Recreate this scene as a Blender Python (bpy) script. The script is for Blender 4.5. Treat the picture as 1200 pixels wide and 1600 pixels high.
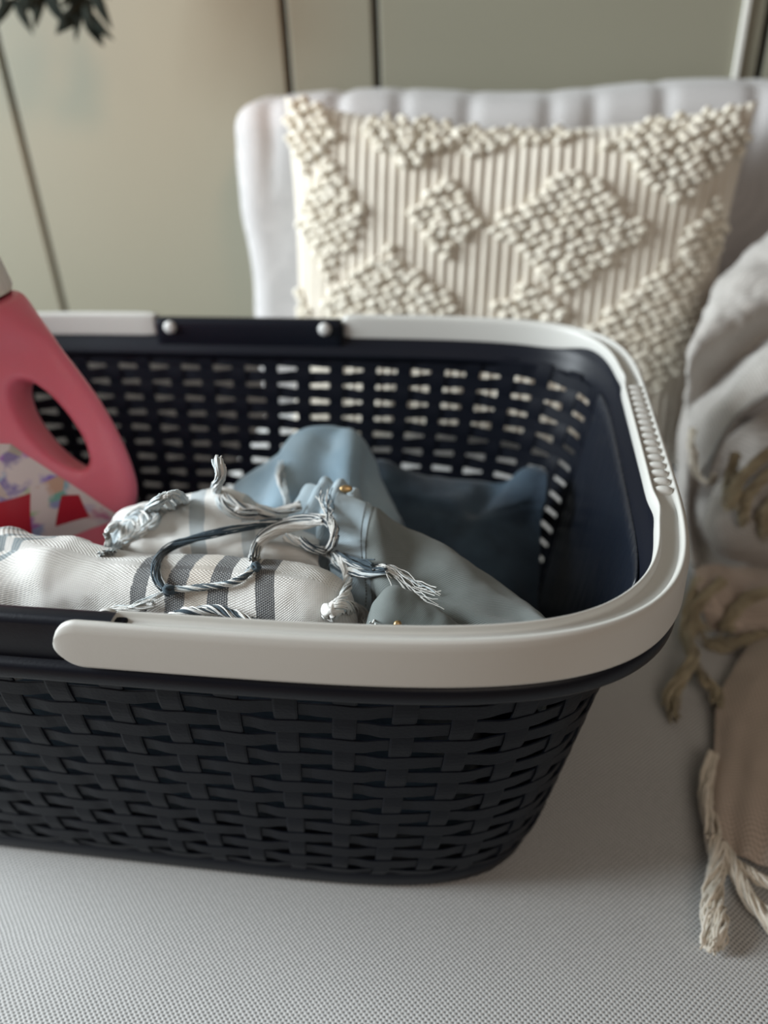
import bpy, bmesh, math, random
from mathutils import Vector, Matrix, noise
from mathutils.bvhtree import BVHTree
random.seed(7)
PI = math.pi
for o in list(bpy.data.objects): bpy.data.objects.remove(o)
SC = bpy.context.scene
COL = SC.collection

# ---------------------------------------------------------------- camera
H = 0.24                                   # height of the basket rim above the seat
FPX = 1262.5
yaw, pitch, roll = -0.16923, 0.55219, -0.04357
CAM = Vector((0.21277, -0.43192, 0.20698 + H))
FW = Vector((math.sin(yaw)*math.cos(pitch), math.cos(yaw)*math.cos(pitch), -math.sin(pitch)))
r0 = Vector((math.cos(yaw), -math.sin(yaw), 0)); u0 = r0.cross(FW)
RT = r0*math.cos(roll) + u0*math.sin(roll); UP = -r0*math.sin(roll) + u0*math.cos(roll)
cd = bpy.data.cameras.new('camera'); cam = bpy.data.objects.new('camera', cd); COL.objects.link(cam)
cam.matrix_world = Matrix(((RT.x, UP.x, -FW.x, CAM.x), (RT.y, UP.y, -FW.y, CAM.y), (RT.z, UP.z, -FW.z, CAM.z), (0, 0, 0, 1)))
cd.sensor_fit = 'HORIZONTAL'; cd.sensor_width = 36; cd.lens = FPX/1200*36
cd.clip_start = 0.01; cd.clip_end = 50
cd.dof.use_dof = True; cd.dof.focus_distance = 0.368; cd.dof.aperture_fstop = 5.6
SC.camera = cam

# ---------------------------------------------------------------- light
W = bpy.data.worlds.new('World'); SC.world = W; W.use_nodes = True
W.node_tree.nodes['Background'].inputs[0].default_value = (1.0, 0.79, 0.68, 1)
W.node_tree.nodes['Background'].inputs[1].default_value = 0.09
def area(name, loc, target, size, power, col):
    l = bpy.data.lights.new(name, 'AREA'); l.shape = 'RECTANGLE'; l.size, l.size_y = size; l.energy = power; l.color = col
    o = bpy.data.objects.new(name, l); COL.objects.link(o); o.location = loc
    o.rotation_euler = (Vector(target)-Vector(loc)).to_track_quat('-Z', 'Y').to_euler(); return o
area('window_daylight', (-2.15, -0.30, 1.08), (0.1, 0.1, 0.12), (1.3, 1.2), 112, (0.88, 0.96, 1.0))
area('room_light', (0.9, -2.0, 1.7), (0.1, 0.0, 0.1), (1.4, 1.2), 10, (1.0, 0.88, 0.76))
sp_ = bpy.data.lights.new('added_glow_spot', 'SPOT'); sp_.energy = 30.0; sp_.color = (1.0, .50, .27); sp_.spot_size = math.radians(24); sp_.spot_blend = 1.0; sp_.shadow_soft_size = .12
so_ = bpy.data.objects.new('added_glow_spot', sp_); COL.objects.link(so_); so_.location = (.38, -.30, 1.12)  # added spot without a fixture, makes the warm glow on the left wall
so_.rotation_euler = (Vector((-.27, .655, .42))-so_.location).to_track_quat('-Z', 'Y').to_euler()
SC.view_settings.view_transform = 'Standard'; SC.view_settings.look = 'None'
SC.view_settings.gamma = 1; SC.view_settings.use_curve_mapping = False
SC.view_settings.exposure = 0.40

# ---------------------------------------------------------------- helpers
def ray(px, py): return FW + RT*((px-600)/FPX) - UP*((py-800)/FPX)
def atY(px, py, Y):
    d = ray(px, py); return CAM + d*((Y-CAM.y)/d.y)
def atZ(px, py, z):
    d = ray(px, py); return CAM + d*((z-CAM.z)/d.z)
def lerp(a, b, t): return a + (b-a)*t
def sstep(a, b, x):
    t = max(0, min(1, (x-a)/(b-a))); return t*t*(3-2*t)
def mobj(name, verts, faces, mats, parent=None, smooth=True, uvs=None, midx=None):
    me = bpy.data.meshes.new(name); me.from_pydata([tuple(v) for v in verts], [], faces)
    if not isinstance(mats, (list, tuple)): mats = [mats]
    for m in mats: me.materials.append(m)
    if smooth: me.polygons.foreach_set('use_smooth', [True]*len(me.polygons))
    if midx: me.polygons.foreach_set('material_index', midx)
    if uvs:
        ul = me.uv_layers.new(name='UVMap'); vi = [0]*len(me.loops); me.loops.foreach_get('vertex_index', vi)
        flat = []
        for i in vi: flat += [uvs[i][0], uvs[i][1]]
        ul.data.foreach_set('uv', flat)
    me.update()
    o = bpy.data.objects.new(name, me); COL.objects.link(o)
    if parent: o.parent = parent
    return o
def empty(name, loc=(0, 0, 0)):
    o = bpy.data.objects.new(name, None); COL.objects.link(o); o.location = loc; o.empty_display_size = .02; return o
def tag(o, label=None, cat=None, group=None, kind=None):
    if label: o['label'] = label
    if cat: o['category'] = cat
    if group: o['group'] = group
    if kind: o['kind'] = kind
    return o
def thing(name, label, cat, group=None): return tag(empty(name), label, cat, group)
def solidify(o, th, off=-1):
    m = o.modifiers.new('thickness', 'SOLIDIFY'); m.thickness = th; m.offset = off; return o
def bevel(o, w, seg=2):
    m = o.modifiers.new('bevel', 'BEVEL'); m.width = w; m.segments = seg; m.limit_method = 'ANGLE'; return o
def fix_normals(o):
    bm = bmesh.new(); bm.from_mesh(o.data); bmesh.ops.recalc_face_normals(bm, faces=bm.faces); bm.to_mesh(o.data); bm.free(); return o
def boxv(x0, x1, y0, y1, z0, z1):
    v = [(x, y, z) for z in (z0, z1) for y in (y0, y1) for x in (x0, x1)]
    f = [(0, 2, 3, 1), (4, 5, 7, 6), (0, 1, 5, 4), (2, 6, 7, 3), (0, 4, 6, 2), (1, 3, 7, 5)]
    return v, f
def gridfaces(nu, nv, closeu=False, closev=False, base=0):
    f = []
    for i in range(nu if closeu else nu-1):
        for j in range(nv if closev else nv-1):
            a, b = i, (i+1) % nu; c, d = j, (j+1) % nv
            f.append((base+a*nv+c, base+b*nv+c, base+b*nv+d, base+a*nv+d))
    return f
def crom(p0, p1, p2, p3, t):
    t2 = t*t; t3 = t2*t
    return 0.5*((2*p1) + (p2-p0)*t + (2*p0-5*p1+4*p2-p3)*t2 + (3*p1-p0-3*p2+p3)*t3)
def crom_list(P, n):
    """resample a list (Vectors or floats) to n points by Catmull-Rom"""
    out = []; m = len(P)
    for k in range(n):
        x = k*(m-1)/(n-1); i = min(int(x), m-2); t = x-i
        out.append(crom(P[max(i-1, 0)], P[i], P[i+1], P[min(i+2, m-1)], t))
    return out
def fbm(p, oct=3):
    s = 0; a = 1
    for i in range(oct): s += a*noise.noise(p); p = p*2.07; a *= .5
    return s
def inside(p):
    """keep laundry within the basket walls"""
    t = max(0, min(1, p.z/.213)); a = lerp(.2435, .2838, t**.92)-.009; b_ = lerp(.1455, .1822, t**.92)-.009
    f_ = (abs(p.x/a)**5.2 + abs(p.y/b_)**5.2)**(1/5.2)
    return Vector((p.x/f_, p.y/f_, p.z)) if f_ > 1 else p
def patch(name, cols, mats, parent, nu=60, nv=40, th=0.0016, wr=0.002, ws=28, uvf=None, seed=0, stretch=(1, 1, 1), extra=None, zmin=.003):
    """cloth surface through a grid of control points: cols[i][j]"""
    ncv = len(cols[0])
    A = [crom_list(c, nv) for c in cols]
    rows = [crom_list([A[i][j] for i in range(len(cols))], nu) for j in range(nv)]
    V = []; UV = []
    for i in range(nu):
        for j in range(nv):
            p = rows[j][i]; u = i/(nu-1); v = j/(nv-1)
            a = rows[j][min(i+1, nu-1)]-rows[j][max(i-1, 0)]; b = rows[min(j+1, nv-1)][i]-rows[max(j-1, 0)][i]
            n = a.cross(b)
            if n.length > 1e-12: n.normalize()
            q = Vector((p.x*stretch[0], p.y*stretch[1], p.z*stretch[2]))*ws + Vector((seed*3.7, seed*1.3, 0))
            d = wr*fbm(q)
            if extra: d += extra(u, v, p)
            q = p + n*d
            if zmin is not None and q.z < zmin: q.z = zmin
            if parent and parent.name in LAUNDRY: q = inside(q)
            V.append(q); UV.append(uvf(u, v, p) if uvf else (u, v))
    o = mobj(name, V, gridfaces(nu, nv), mats, parent, True, UV)
    if th: solidify(o, th, 0)
    return o
def tube_mesh(path, rad, sides=6, cap=True):
    V = []; F = []; n = len(path)
    t = (path[1]-path[0]).normalized()
    ref = Vector((0, 0, 1)) if abs(t.z) < .9 else Vector((1, 0, 0))
    nn = (ref - t*ref.dot(t)).normalized()
    for i in range(n):
        t = (path[min(i+1, n-1)]-path[max(i-1, 0)])
        if t.length < 1e-9: t = Vector((0, 0, 1))
        t.normalize()
        nn = nn - t*nn.dot(t)
        nn = nn.normalized() if nn.length > 1e-6 else t.orthogonal().normalized()
        b = t.cross(nn); r = rad(i/(n-1)) if callable(rad) else rad
        for k in range(sides):
            a = 2*PI*k/sides; V.append(path[i] + (nn*math.cos(a)+b*math.sin(a))*r)
    F = gridfaces(n, sides, False, True)
    if cap:
        F.append(tuple(range(sides))[::-1]); F.append(tuple(range((n-1)*sides, n*sides)))
    return V, F
class Join:
    def __init__(s): s.V = []; s.F = []; s.M = []
    def add(s, V, F, m=0):
        b = len(s.V); s.V += V; s.F += [tuple(i+b for i in f) for f in F]; s.M += [m]*len(F)
    def obj(s, name, mats, parent=None, smooth=True): return mobj(name, s.V, s.F, mats, parent, smooth, None, s.M)

# ---------------------------------------------------------------- materials
def newmat(name, col=(.8, .8, .8), rough=.6, spec=.5, sheen=0):
    m = bpy.data.materials.new(name); m.use_nodes = True; b = m.node_tree.nodes['Principled BSDF']
    b.inputs['Base Color'].default_value = (*col, 1); b.inputs['Roughness'].default_value = rough
    b.inputs['Specular IOR Level'].default_value = spec
    if sheen: b.inputs['Sheen Weight'].default_value = sheen
    return m, m.node_tree, b
def N(nt, typ, **kw):
    n = nt.nodes.new(typ)
    for k, v in kw.items():
        if k in n.inputs.keys(): n.inputs[k].default_value = v
        else: setattr(n, k, v)
    return n
def math_(nt, op, a, b=None, clamp=False):
    n = nt.nodes.new('ShaderNodeMath'); n.operation = op; n.use_clamp = clamp
    for i, x in enumerate((a, b)):
        if x is None: continue
        if isinstance(x, (int, float)): n.inputs[i].default_value = x
        else: nt.links.new(x, n.inputs[i])
    return n.outputs[0]
def mix_(nt, fac, a, b):
    n = nt.nodes.new('ShaderNodeMix'); n.data_type = 'RGBA'
    for s, x in ((n.inputs[0], fac), (n.inputs[6], a), (n.inputs[7], b)):
        if isinstance(x, (int, float)): s.default_value = x
        elif isinstance(x, tuple): s.default_value = (*x[:3], 1)
        else: nt.links.new(x, s)
    return n.outputs[2]
def bump_(nt, b, h, strength=.5, dist=.001):
    n = N(nt, 'ShaderNodeBump'); n.inputs['Strength'].default_value = strength; n.inputs['Distance'].default_value = dist
    nt.links.new(h, n.inputs['Height']); nt.links.new(n.outputs[0], b.inputs['Normal'])
def coords(nt, kind='Object'): return N(nt, 'ShaderNodeTexCoord').outputs[kind]
def noise_(nt, vec, scale, detail=3, rough=.5):
    n = N(nt, 'ShaderNodeTexNoise'); n.inputs['Scale'].default_value = scale; n.inputs['Detail'].default_value = detail; n.inputs['Roughness'].default_value = rough
    nt.links.new(vec, n.inputs['Vector']); return n.outputs['Fac']
def sep_(nt, vec):
    n = N(nt, 'ShaderNodeSeparateXYZ'); nt.links.new(vec, n.inputs[0]); return n.outputs
def ramp_(nt, fac, stops, interp='LINEAR'):
    n = N(nt, 'ShaderNodeValToRGB'); cr = n.color_ramp; cr.interpolation = interp
    while len(cr.elements) < len(stops): cr.elements.new(.5)
    for e, (p, c) in zip(cr.elements, stops): e.position = p; e.color = (*c, 1)
    nt.links.new(fac, n.inputs[0]); return n.outputs[0]
def plastic(name, col, rough, bumpscale=900, bs=.12):
    m, nt, b = newmat(name, col, rough); c = coords(nt)
    bump_(nt, b, noise_(nt, c, bumpscale, 2), bs, .0004)
    return m
M_NAVY = plastic('dark_navy_plastic', (.0042, .0055, .0105), .40, 700, .15)
M_STRAND = plastic('dark_navy_strand_plastic', (.0042, .0055, .0098), .46, 500, .3)
M_NAVY.node_tree.nodes['Principled BSDF'].inputs['Specular IOR Level'].default_value = .22; M_STRAND.node_tree.nodes['Principled BSDF'].inputs['Specular IOR Level'].default_value = .13
M_GREY = plastic('light_grey_plastic', (.54, .535, .505), .45, 1400, .12)
M_PIN = plastic('grey_pin_plastic', (.6, .6, .58), .35)
M_LINER, nt, b = newmat('glossy_navy_liner', (.0055, .008, .0145), .32, .4); c = coords(nt)
_mp = N(nt, 'ShaderNodeMapping'); _mp.inputs['Scale'].default_value = (60, 60, 7); nt.links.new(c, _mp.inputs['Vector']); bump_(nt, b, noise_(nt, _mp.outputs[0], 3, 3), .5, .003)
def woven(name, ca, cb, pitch, rough=.9, mixn=.15, bump=.6, diag=True, coord='Object'):
    """staggered knots of yarn: ca the raised yarn, cb the gaps"""
    m, nt, b = newmat(name, ca, rough, .2, .15); c = coords(nt, coord)
    nz = N(nt, 'ShaderNodeTexNoise'); nz.inputs['Scale'].default_value = 60; nt.links.new(c, nz.inputs['Vector'])
    mv = N(nt, 'ShaderNodeVectorMath', operation='MULTIPLY_ADD'); nt.links.new(nz.outputs['Color'], mv.inputs[0]); mv.inputs[1].default_value = (.0012,)*3; nt.links.new(c, mv.inputs[2])
    s = sep_(nt, mv.outputs[0]); k = 2*PI/pitch
    sx = math_(nt, 'SINE', math_(nt, 'MULTIPLY', s[0], k)); sy = math_(nt, 'SINE', math_(nt, 'MULTIPLY', s[1], k))
    pr = math_(nt, 'MULTIPLY', sx, sy)
    h = math_(nt, 'MULTIPLY_ADD', pr, .5); nt.nodes[-1].inputs[2].default_value = .5
    n2 = noise_(nt, c, 35, 3); n3 = noise_(nt, c, 420, 2)
    f = ramp_(nt, h, [(0.10, cb), (.50, ca)])
    dk = tuple(x*.80 for x in ca)
    f2 = mix_(nt, math_(nt, 'MULTIPLY', n2, mixn*2), f, dk)
    f3 = mix_(nt, math_(nt, 'MULTIPLY', n3, .25), f2, cb)
    nt.links.new(f3, b.inputs['Base Color']); bump_(nt, b, h, bump, .0006)
    return m
M_SEAT = woven('grey_woven_upholstery', (.66, .66, .65), (.04, .042, .045), .0031, .95)
M_BACK = woven('pale_grey_cushion_cloth', (.53, .515, .51), (.36, .35, .35), .0024, .95, .12, .25)
def softcloth(name, col, col2, scale=40, fine=700, bs=.3, gauze=0):
    m, nt, b = newmat(name, col, .95, .15, .2); c = coords(nt)
    f = mix_(nt, ramp_(nt, noise_(nt, c, scale, 4), [(.35, (0, 0, 0)), (.65, (1, 1, 1))]), col, col2)
    if gauze:
        s = sep_(nt, c); k = 2*PI/gauze
        g = math_(nt, 'SINE', math_(nt, 'MULTIPLY', math_(nt, 'ADD', s[0], math_(nt, 'MULTIPLY', s[2], .4)), k)); g2 = math_(nt, 'SINE', math_(nt, 'MULTIPLY', math_(nt, 'SUBTRACT', s[1], s[2]), k))
        g3 = math_(nt, 'MULTIPLY_ADD', math_(nt, 'ADD', g, g2), .22); nt.nodes[-1].inputs[2].default_value = .38
        f = mix_(nt, g3, f, tuple(x*.45 for x in col))
    nt.links.new(f, b.inputs['Base Color']); bump_(nt, b, noise_(nt, c, fine, 2), bs, .0006)
    return m
M_CREAM = softcloth('cream_cotton_ribs', (.68, .63, .545), (.62, .565, .48), 25)
M_TUFT = softcloth('cream_tufted_yarn', (.76, .715, .62), (.70, .645, .54), 50, 500, .5)
M_THROW = softcloth('grey_beige_gauze', (.53, .505, .475), (.46, .43, .40), 20, 900, .4, .0026)
M_THROWB = softcloth('gauze_brown_light', (.62, .52, .44), (.53, .44, .37), 20, 900, .4, .0026)  # same throw cloth, browner to paint in the light on its lower part
M_HEM = softcloth('grey_hem_stitching', (.24, .235, .225), (.30, .29, .275), 60, 900, .5)
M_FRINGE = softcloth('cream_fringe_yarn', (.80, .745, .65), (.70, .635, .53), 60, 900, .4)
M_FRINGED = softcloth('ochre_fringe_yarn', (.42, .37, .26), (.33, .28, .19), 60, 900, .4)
M_WHITE = softcloth('white_thread', (.80, .80, .77), (.70, .70, .68), 90, 1500, .3)
M_INK = softcloth('navy_thread', (.035, .055, .075), (.07, .10, .12), 120, 1500, .3)
M_LTHREAD = softcloth('pale_blue_thread', (.50, .58, .62), (.62, .66, .66), 120, 1500, .3)
# wall paint
m, nt, b = newmat('sage_wall_paint', (.235, .235, .185), .50, .4); c = coords(nt)
f = mix_(nt, noise_(nt, c, 4, 3), (.232, .225, .170), (.26, .248, .19)); nt.links.new(f, b.inputs['Base Color']); bump_(nt, b, noise_(nt, c, 220, 3), .08, .001)
M_WALL = m
M_GAP = newmat('dark_joint', (.02, .019, .017), .9)[0]
M_DIMNESS, nt, b = newmat('painted_dimness', (.05, .04, .034), .6); c = coords(nt)  # dark brown that stands in for the dimness behind the basket
nt.links.new(mix_(nt, noise_(nt, c, 30, 4), (.04, .034, .03), (.075, .06, .048)), b.inputs['Base Color'])
M_TRIM = newmat('white_trim_paint', (.72, .71, .66), .5)[0]
M_FLOOR, nt, b = newmat('oak_floor', (.25, .16, .10), .5); c = coords(nt)
nt.links.new(mix_(nt, noise_(nt, c, 6, 5), (.20, .12, .07), (.32, .21, .13)), b.inputs['Base Color'])
# linen with stripes: U is the position along the towel (pixels/1000), V around
def linen(name, stops, slant=0.0):
    m, nt, b = newmat(name, (.8, .79, .76), .92, .2, .1)
    uv = N(nt, 'ShaderNodeUVMap'); s = sep_(nt, uv.outputs[0])
    nz = noise_(nt, uv.outputs[0], 300, 2)
    u = math_(nt, 'ADD', s[0], math_(nt, 'MULTIPLY', math_(nt, 'SUBTRACT', nz, .5), .004))
    base = ramp_(nt, u, stops, 'CONSTANT')
    c = coords(nt); o = sep_(nt, c)
    ku = 2*PI/.0060; kv = 2*PI/.0018
    w1 = math_(nt, 'SINE', math_(nt, 'MULTIPLY', s[0], ku)); w2 = math_(nt, 'SINE', math_(nt, 'MULTIPLY', s[1], kv))
    pr = math_(nt, 'MULTIPLY', w1, w2)
    # stripes are woven of dark warp and white weft: white flecks
    fl = math_(nt, 'GREATER_THAN', pr, .5)
    base2 = mix_(nt, math_(nt, 'MULTIPLY', fl, .75), base, (.66, .68, .67))
    sl = noise_(nt, c, 240, 3, .6)
    base2 = mix_(nt, math_(nt, 'MULTIPLY', math_(nt, 'LESS_THAN', pr, -.35), .30), base2, (.34, .34, .33))
    base3 = mix_(nt, math_(nt, 'MULTIPLY', sl, .22), base2, (.50, .49, .47))
    nt.links.new(base3, b.inputs['Base Color'])
    bump_(nt, b, math_(nt, 'ADD', pr, math_(nt, 'MULTIPLY', sl, 1.5)), .45, .0004)
    return m
WH = (.78, .77, .74); DK = (.022, .028, .04); BG = (.60, .54, .47); BL = (.22, .28, .31)
M_LINEN = linen('striped_linen', [(0, WH), (.088, BL), (.095, WH), (.104, BL), (.111, WH), (.136, BL), (.144, WH), (.152, BL), (.160, WH), (.3355, DK), (.359, WH), (.3845, DK), (.412, BG), (.443, DK), (.472, WH), (.505, DK), (.532, WH)])
M_LINEN2 = linen('pale_striped_linen', [(0, WH), (.40, (.38, .44, .47)), (.46, WH), (.60, (.45, .50, .52)), (.66, WH)])
def denim(name, c1, c2, c3, pitch=.0017, tw=.35):
    m, nt, b = newmat(name, c1, .9, .2, .15); c = coords(nt); uv = N(nt, 'ShaderNodeUVMap').outputs[0]
    s = sep_(nt, uv)
    t = math_(nt, 'SINE', math_(nt, 'MULTIPLY', math_(nt, 'ADD', s[0], s[1]), 2*PI/pitch))
    t2 = math_(nt, 'MULTIPLY_ADD', t, .5); nt.nodes[-1].inputs[2].default_value = .5
    big = ramp_(nt, noise_(nt, c, 16, 4, .6), [(.36, (0, 0, 0)), (.66, (1, 1, 1))])
    f = mix_(nt, big, c1, c2); fine = noise_(nt, c, 900, 2)
    f = mix_(nt, math_(nt, 'MULTIPLY', t2, tw), f, c3); f = mix_(nt, math_(nt, 'MULTIPLY', fine, .2), f, c3)
    nt.links.new(f, b.inputs['Base Color']); bump_(nt, b, t2, .4, .0004)
    return m
M_DEN_L = denim('light_blue_denim', (.27, .385, .47), (.40, .51, .575), (.15, .235, .31))
M_DEN_G = denim('grey_olive_denim', (.17, .19, .18), (.235, .26, .255), (.08, .10, .105), .0015, .5)
M_DEN_D = denim('dark_blue_denim', (.018, .032, .052), (.06, .10, .14), (.014, .02, .03))
M_STITCH = newmat('grey_stitch_thread', (.16, .17, .17), .8)[0]
M_BRASS = newmat('aged_brass', (.45, .30, .14), .35)[0]; M_BRASS.node_tree.nodes['Principled BSDF'].inputs['Metallic'].default_value = .8
m, nt, b = newmat('pink_bottle_plastic', (.84, .20, .275), .38); c = coords(nt)
b.inputs['Subsurface Weight'].default_value = .4; b.inputs['Subsurface Radius'].default_value = (.02, .006, .008); b.inputs['Subsurface Scale'].default_value = .5
bump_(nt, b, noise_(nt, c, 500, 2), .06, .0005); M_PINK = m
M_CAP = plastic('pale_cap_plastic', (.84, .78, .72), .45)
m, nt, b = newmat('bottle_label_print', (.7, .62, .62), .4); c = coords(nt)
v = N(nt, 'ShaderNodeTexVoronoi'); v.inputs['Scale'].default_value = 70; nt.links.new(c, v.inputs['Vector'])
f = mix_(nt, ramp_(nt, noise_(nt, c, 60, 3), [(.5, (0, 0, 0)), (.6, (1, 1, 1))]), (.70, .60, .60), mix_(nt, .6, v.outputs['Color'], (.28, .22, .30)))
nt.links.new(f, b.inputs['Base Color']); M_LABEL = m
M_RED = newmat('red_label_print', (.42, .012, .03), .4)[0]
m, nt, b = newmat('dark_leaf', (.018, .024, .018), .8, .08); c = coords(nt)
nt.links.new(mix_(nt, noise_(nt, c, 60, 3), (.006, .008, .006), (.014, .018, .013)), b.inputs['Base Color']); M_LEAF = m
M_POT = plastic('dark_clay_pot', (.05, .04, .035), .7, 200, .3)

# ---------------------------------------------------------------- setting
YW = 0.655
v, f = boxv(-2.2, 2.2, YW+.012, YW+.10, -.42, 1.9)
wall = tag(mobj('wall_back', v, f, M_GAP, None, False), kind='structure')
joints = [-2.2, -1.3, atY(50, 280, YW).x, atY(447, 75, YW).x, atY(588, 75, YW).x, atY(1196, 60, YW).x, 1.2, 2.2]
for i in range(len(joints)-1):
    v, f = boxv(joints[i]+.0042, joints[i+1]-.0042, YW, YW+.0125, -.42, 1.9)
    bevel(mobj('wall_panel', v, f, M_WALL, wall, False), .002)
xt = atY(1157, 65, YW).x
v, f = boxv(xt-.003, xt+.003, YW-.006, YW+.001, -.42, 1.9)
tag(bevel(mobj('trim_1', v, f, M_TRIM, None, False), .001), kind='structure')
v, f = boxv(-2.2, 2.2, -3, YW+.1, -.45, -.42)
tag(mobj('floor', v, f, M_FLOOR, None, False), kind='structure')

# sofa: base and one long seat cushion
sofa = thing('sofa', 'wide sofa seat in pale grey woven upholstery under the basket', 'sofa')
v, f = boxv(-1.35, 1.35, -.40, .23, -.42, -.135); bevel(mobj('base', v, f, M_SEAT, sofa, False), .012, 3)
v, f = boxv(-.10, 1.35, .232, YW-.02, -.42, -.135); bevel(mobj('base', v, f, M_SEAT, sofa, False), .012, 3)
def rbox(x0, x1, y0, y1, z0, z1, r, nx, ny, nz, fn=None):
    """rounded box made of six grids, welded"""
    bm = bmesh.new(); bmesh.ops.create_cube(bm, size=2)
    bm.free(); V = []; F = []
    cx, cy, cz = (x0+x1)/2, (y0+y1)/2, (z0+z1)/2; hx, hy, hz = (x1-x0)/2, (y1-y0)/2, (z1-z0)/2
    idx = {}
    def pt(i, j, k):
        key = (i, j, k)
        if key in idx: return idx[key]
        def mp(i, n, h):
            t = -1+2*i/n; return t*h
        p = Vector((mp(i, nx, hx), mp(j, ny, hy), mp(k, nz, hz)))
        q = Vector((max(-hx+r, min(hx-r, p.x)), max(-hy+r, min(hy-r, p.y)), max(-hz+r, min(hz-r, p.z))))
        d = p-q
        n = d.normalized() if d.length > 1e-9 else Vector((0, 0, 1))
        if d.length > 1e-9:
            m = max(abs(d.x), abs(d.y), abs(d.z)); p = q + n*min(r, m)
        P = Vector((p.x+cx, p.y+cy, p.z+cz))
        if fn: P = fn(P, n)
        idx[key] = len(V); V.append(P); return idx[key]
    for i in range(nx):
        for j in range(ny):
            F.append((pt(i, j, 0), pt(i, j+1, 0), pt(i+1, j+1, 0), pt(i+1, j, 0))); F.append((pt(i, j, nz), pt(i+1, j, nz), pt(i+1, j+1, nz), pt(i, j+1, nz)))
    for i in range(nx):
        for k in range(nz):
            F.append((pt(i, 0, k), pt(i+1, 0, k), pt(i+1, 0, k+1), pt(i, 0, k+1))); F.append((pt(i, ny, k), pt(i, ny, k+1), pt(i+1, ny, k+1), pt(i+1, ny, k)))
    for j in range(ny):
        for k in range(nz):
            F.append((pt(0, j, k), pt(0, j, k+1), pt(0, j+1, k+1), pt(0, j+1, k))); F.append((pt(nx, j, k), pt(nx, j+1, k), pt(nx, j+1, k+1), pt(nx, j, k+1)))
    return V, F
def seatfn(P, n):
    if n.z > .3: P = P + Vector((0, 0, .0025*fbm(Vector((P.x*5, P.y*5, 2)), 2)*(1-math.exp(-max(0, (abs(P.x)/.27)**4+(abs(P.y)/.17)**4-.8)))))
    return P
v, f = rbox(-1.34, 1.34, -.43, .235, -.135, 0, .025, 134, 54, 8, seatfn); mobj('seat_cushion', v, f, M_SEAT, sofa)
v, f = rbox(-.112, 1.34, .236, YW-.015, -.135, 0, .025, 80, 30, 8, seatfn); mobj('seat_cushion', v, f, M_SEAT, sofa)

v, f = boxv(-1.35, -.115, .585, YW-.004, -.42, .045); bevel(mobj('dimness_rail', v, f, M_DIMNESS, sofa, False), .006, 3)  # guessed rail, added to look dim through the left weave holes
v, f = boxv(-1.35, -.115, .236, .60, -.42, -.20); mobj('dimness_base', v, f, M_DIMNESS, sofa, False)  # added dark bottom for the same dim gap
# back cushion leaning on the wall, pucker folds along its top seam
bx0, bx1 = -.108, 1.02
puck = [-.06, .015, .085, .16, .245, .29, .36, .45, .53, .62, .72, .8, .9]
def backfn(P, n):
    z = P.z; P = P.copy()
    P.y += .004*fbm(Vector((P.x*7, P.z*7, 5)), 2)
    top = sstep(.24, .37, z)
    for q in puck:
        g = math.exp(-((P.x-q-.02*(z-.38))/.0085)**2)
        P.z -= .0035*g*top*(.4+abs(noise.noise(Vector((q*31, 0, 0))))*1.6); P.y += .005*g*top*(1 if n.y < .5 else -.5)
    P.x += .006*fbm(Vector((P.z*9, P.y*9, 1)), 2)*(1 if P.x < .1 else 0)
    P.z += .004*math.sin(P.x*17+1)*top
    return P
v, f = rbox(bx0, bx1, .515, YW-.012, .002, .370, .03, 190, 16, 50, backfn)
bk = tag(mobj('back_cushion', v, f, M_BACK), 'pale grey back cushion with puckered top seam against the wall', 'cushion')

# ---------------------------------------------------------------- cream pillow
pil = thing('throw_pillow', 'cream ribbed pillow with tufted diamonds leaning on the back cushion', 'pillow')
PW, PH, PT = .232, .186, .060
PC = Vector((.200, .442, .187)); lean = math.radians(11); pr_ = math.radians(-1.8)
def pil_pt(u, v, side=-1, disp=0):
    e = .055
    x = PW*u*(1 - e*(1-v*v)*abs(u)**2); z = PH*v*(1 - .15*(1-u*u)*abs(v)**2)
    t = PT*(max(0, 1-u**4)**.55)*(max(0, 1-v**4)**.55)
    t *= 1 + .06*fbm(Vector((u*1.5, v*1.5, 3)), 2)
    y = side*(t + .004 + disp)
    z2 = z*math.cos(lean) - y*math.sin(lean)*1; y2 = y*math.cos(lean) + z*math.sin(lean)
    return PC + Vector((x*math.cos(pr_)-z2*math.sin(pr_), y2, z2*math.cos(pr_)+x*math.sin(pr_)))
NRIB = 44; nu, nv = NRIB*8+1, 60
V = []
for i in range(nu):
    u = -1+2*i/(nu-1); rb = abs(math.sin((u+1)/2*NRIB*PI))**.7
    for j in range(nv):
        vv = -1+2*j/(nv-1); V.append(pil_pt(u, vv, -1, .0034*rb))
F = [q[::-1] for q in gridfaces(nu, nv)]
mobj('cover_front', V, F, M_CREAM, pil)
V = [pil_pt(-1+2*i/50, -1+2*j/50, 1) for i in range(51) for j in range(51)]
mobj('cover_back', V, gridfaces(51, 51), M_CREAM, pil)
rim = [(-1+2*i/60, -1) for i in range(60)]+[(1, -1+2*i/60) for i in range(60)]+[(1-2*i/60, 1) for i in range(60)]+[(-1, 1-2*i/60) for i in range(60)]
V = [];
for (u, vv) in rim: V += [pil_pt(u, vv, -1), pil_pt(u, vv, 1)]
mobj('edge_seam', V, gridfaces(240, 2, True), M_CREAM, pil)
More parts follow.
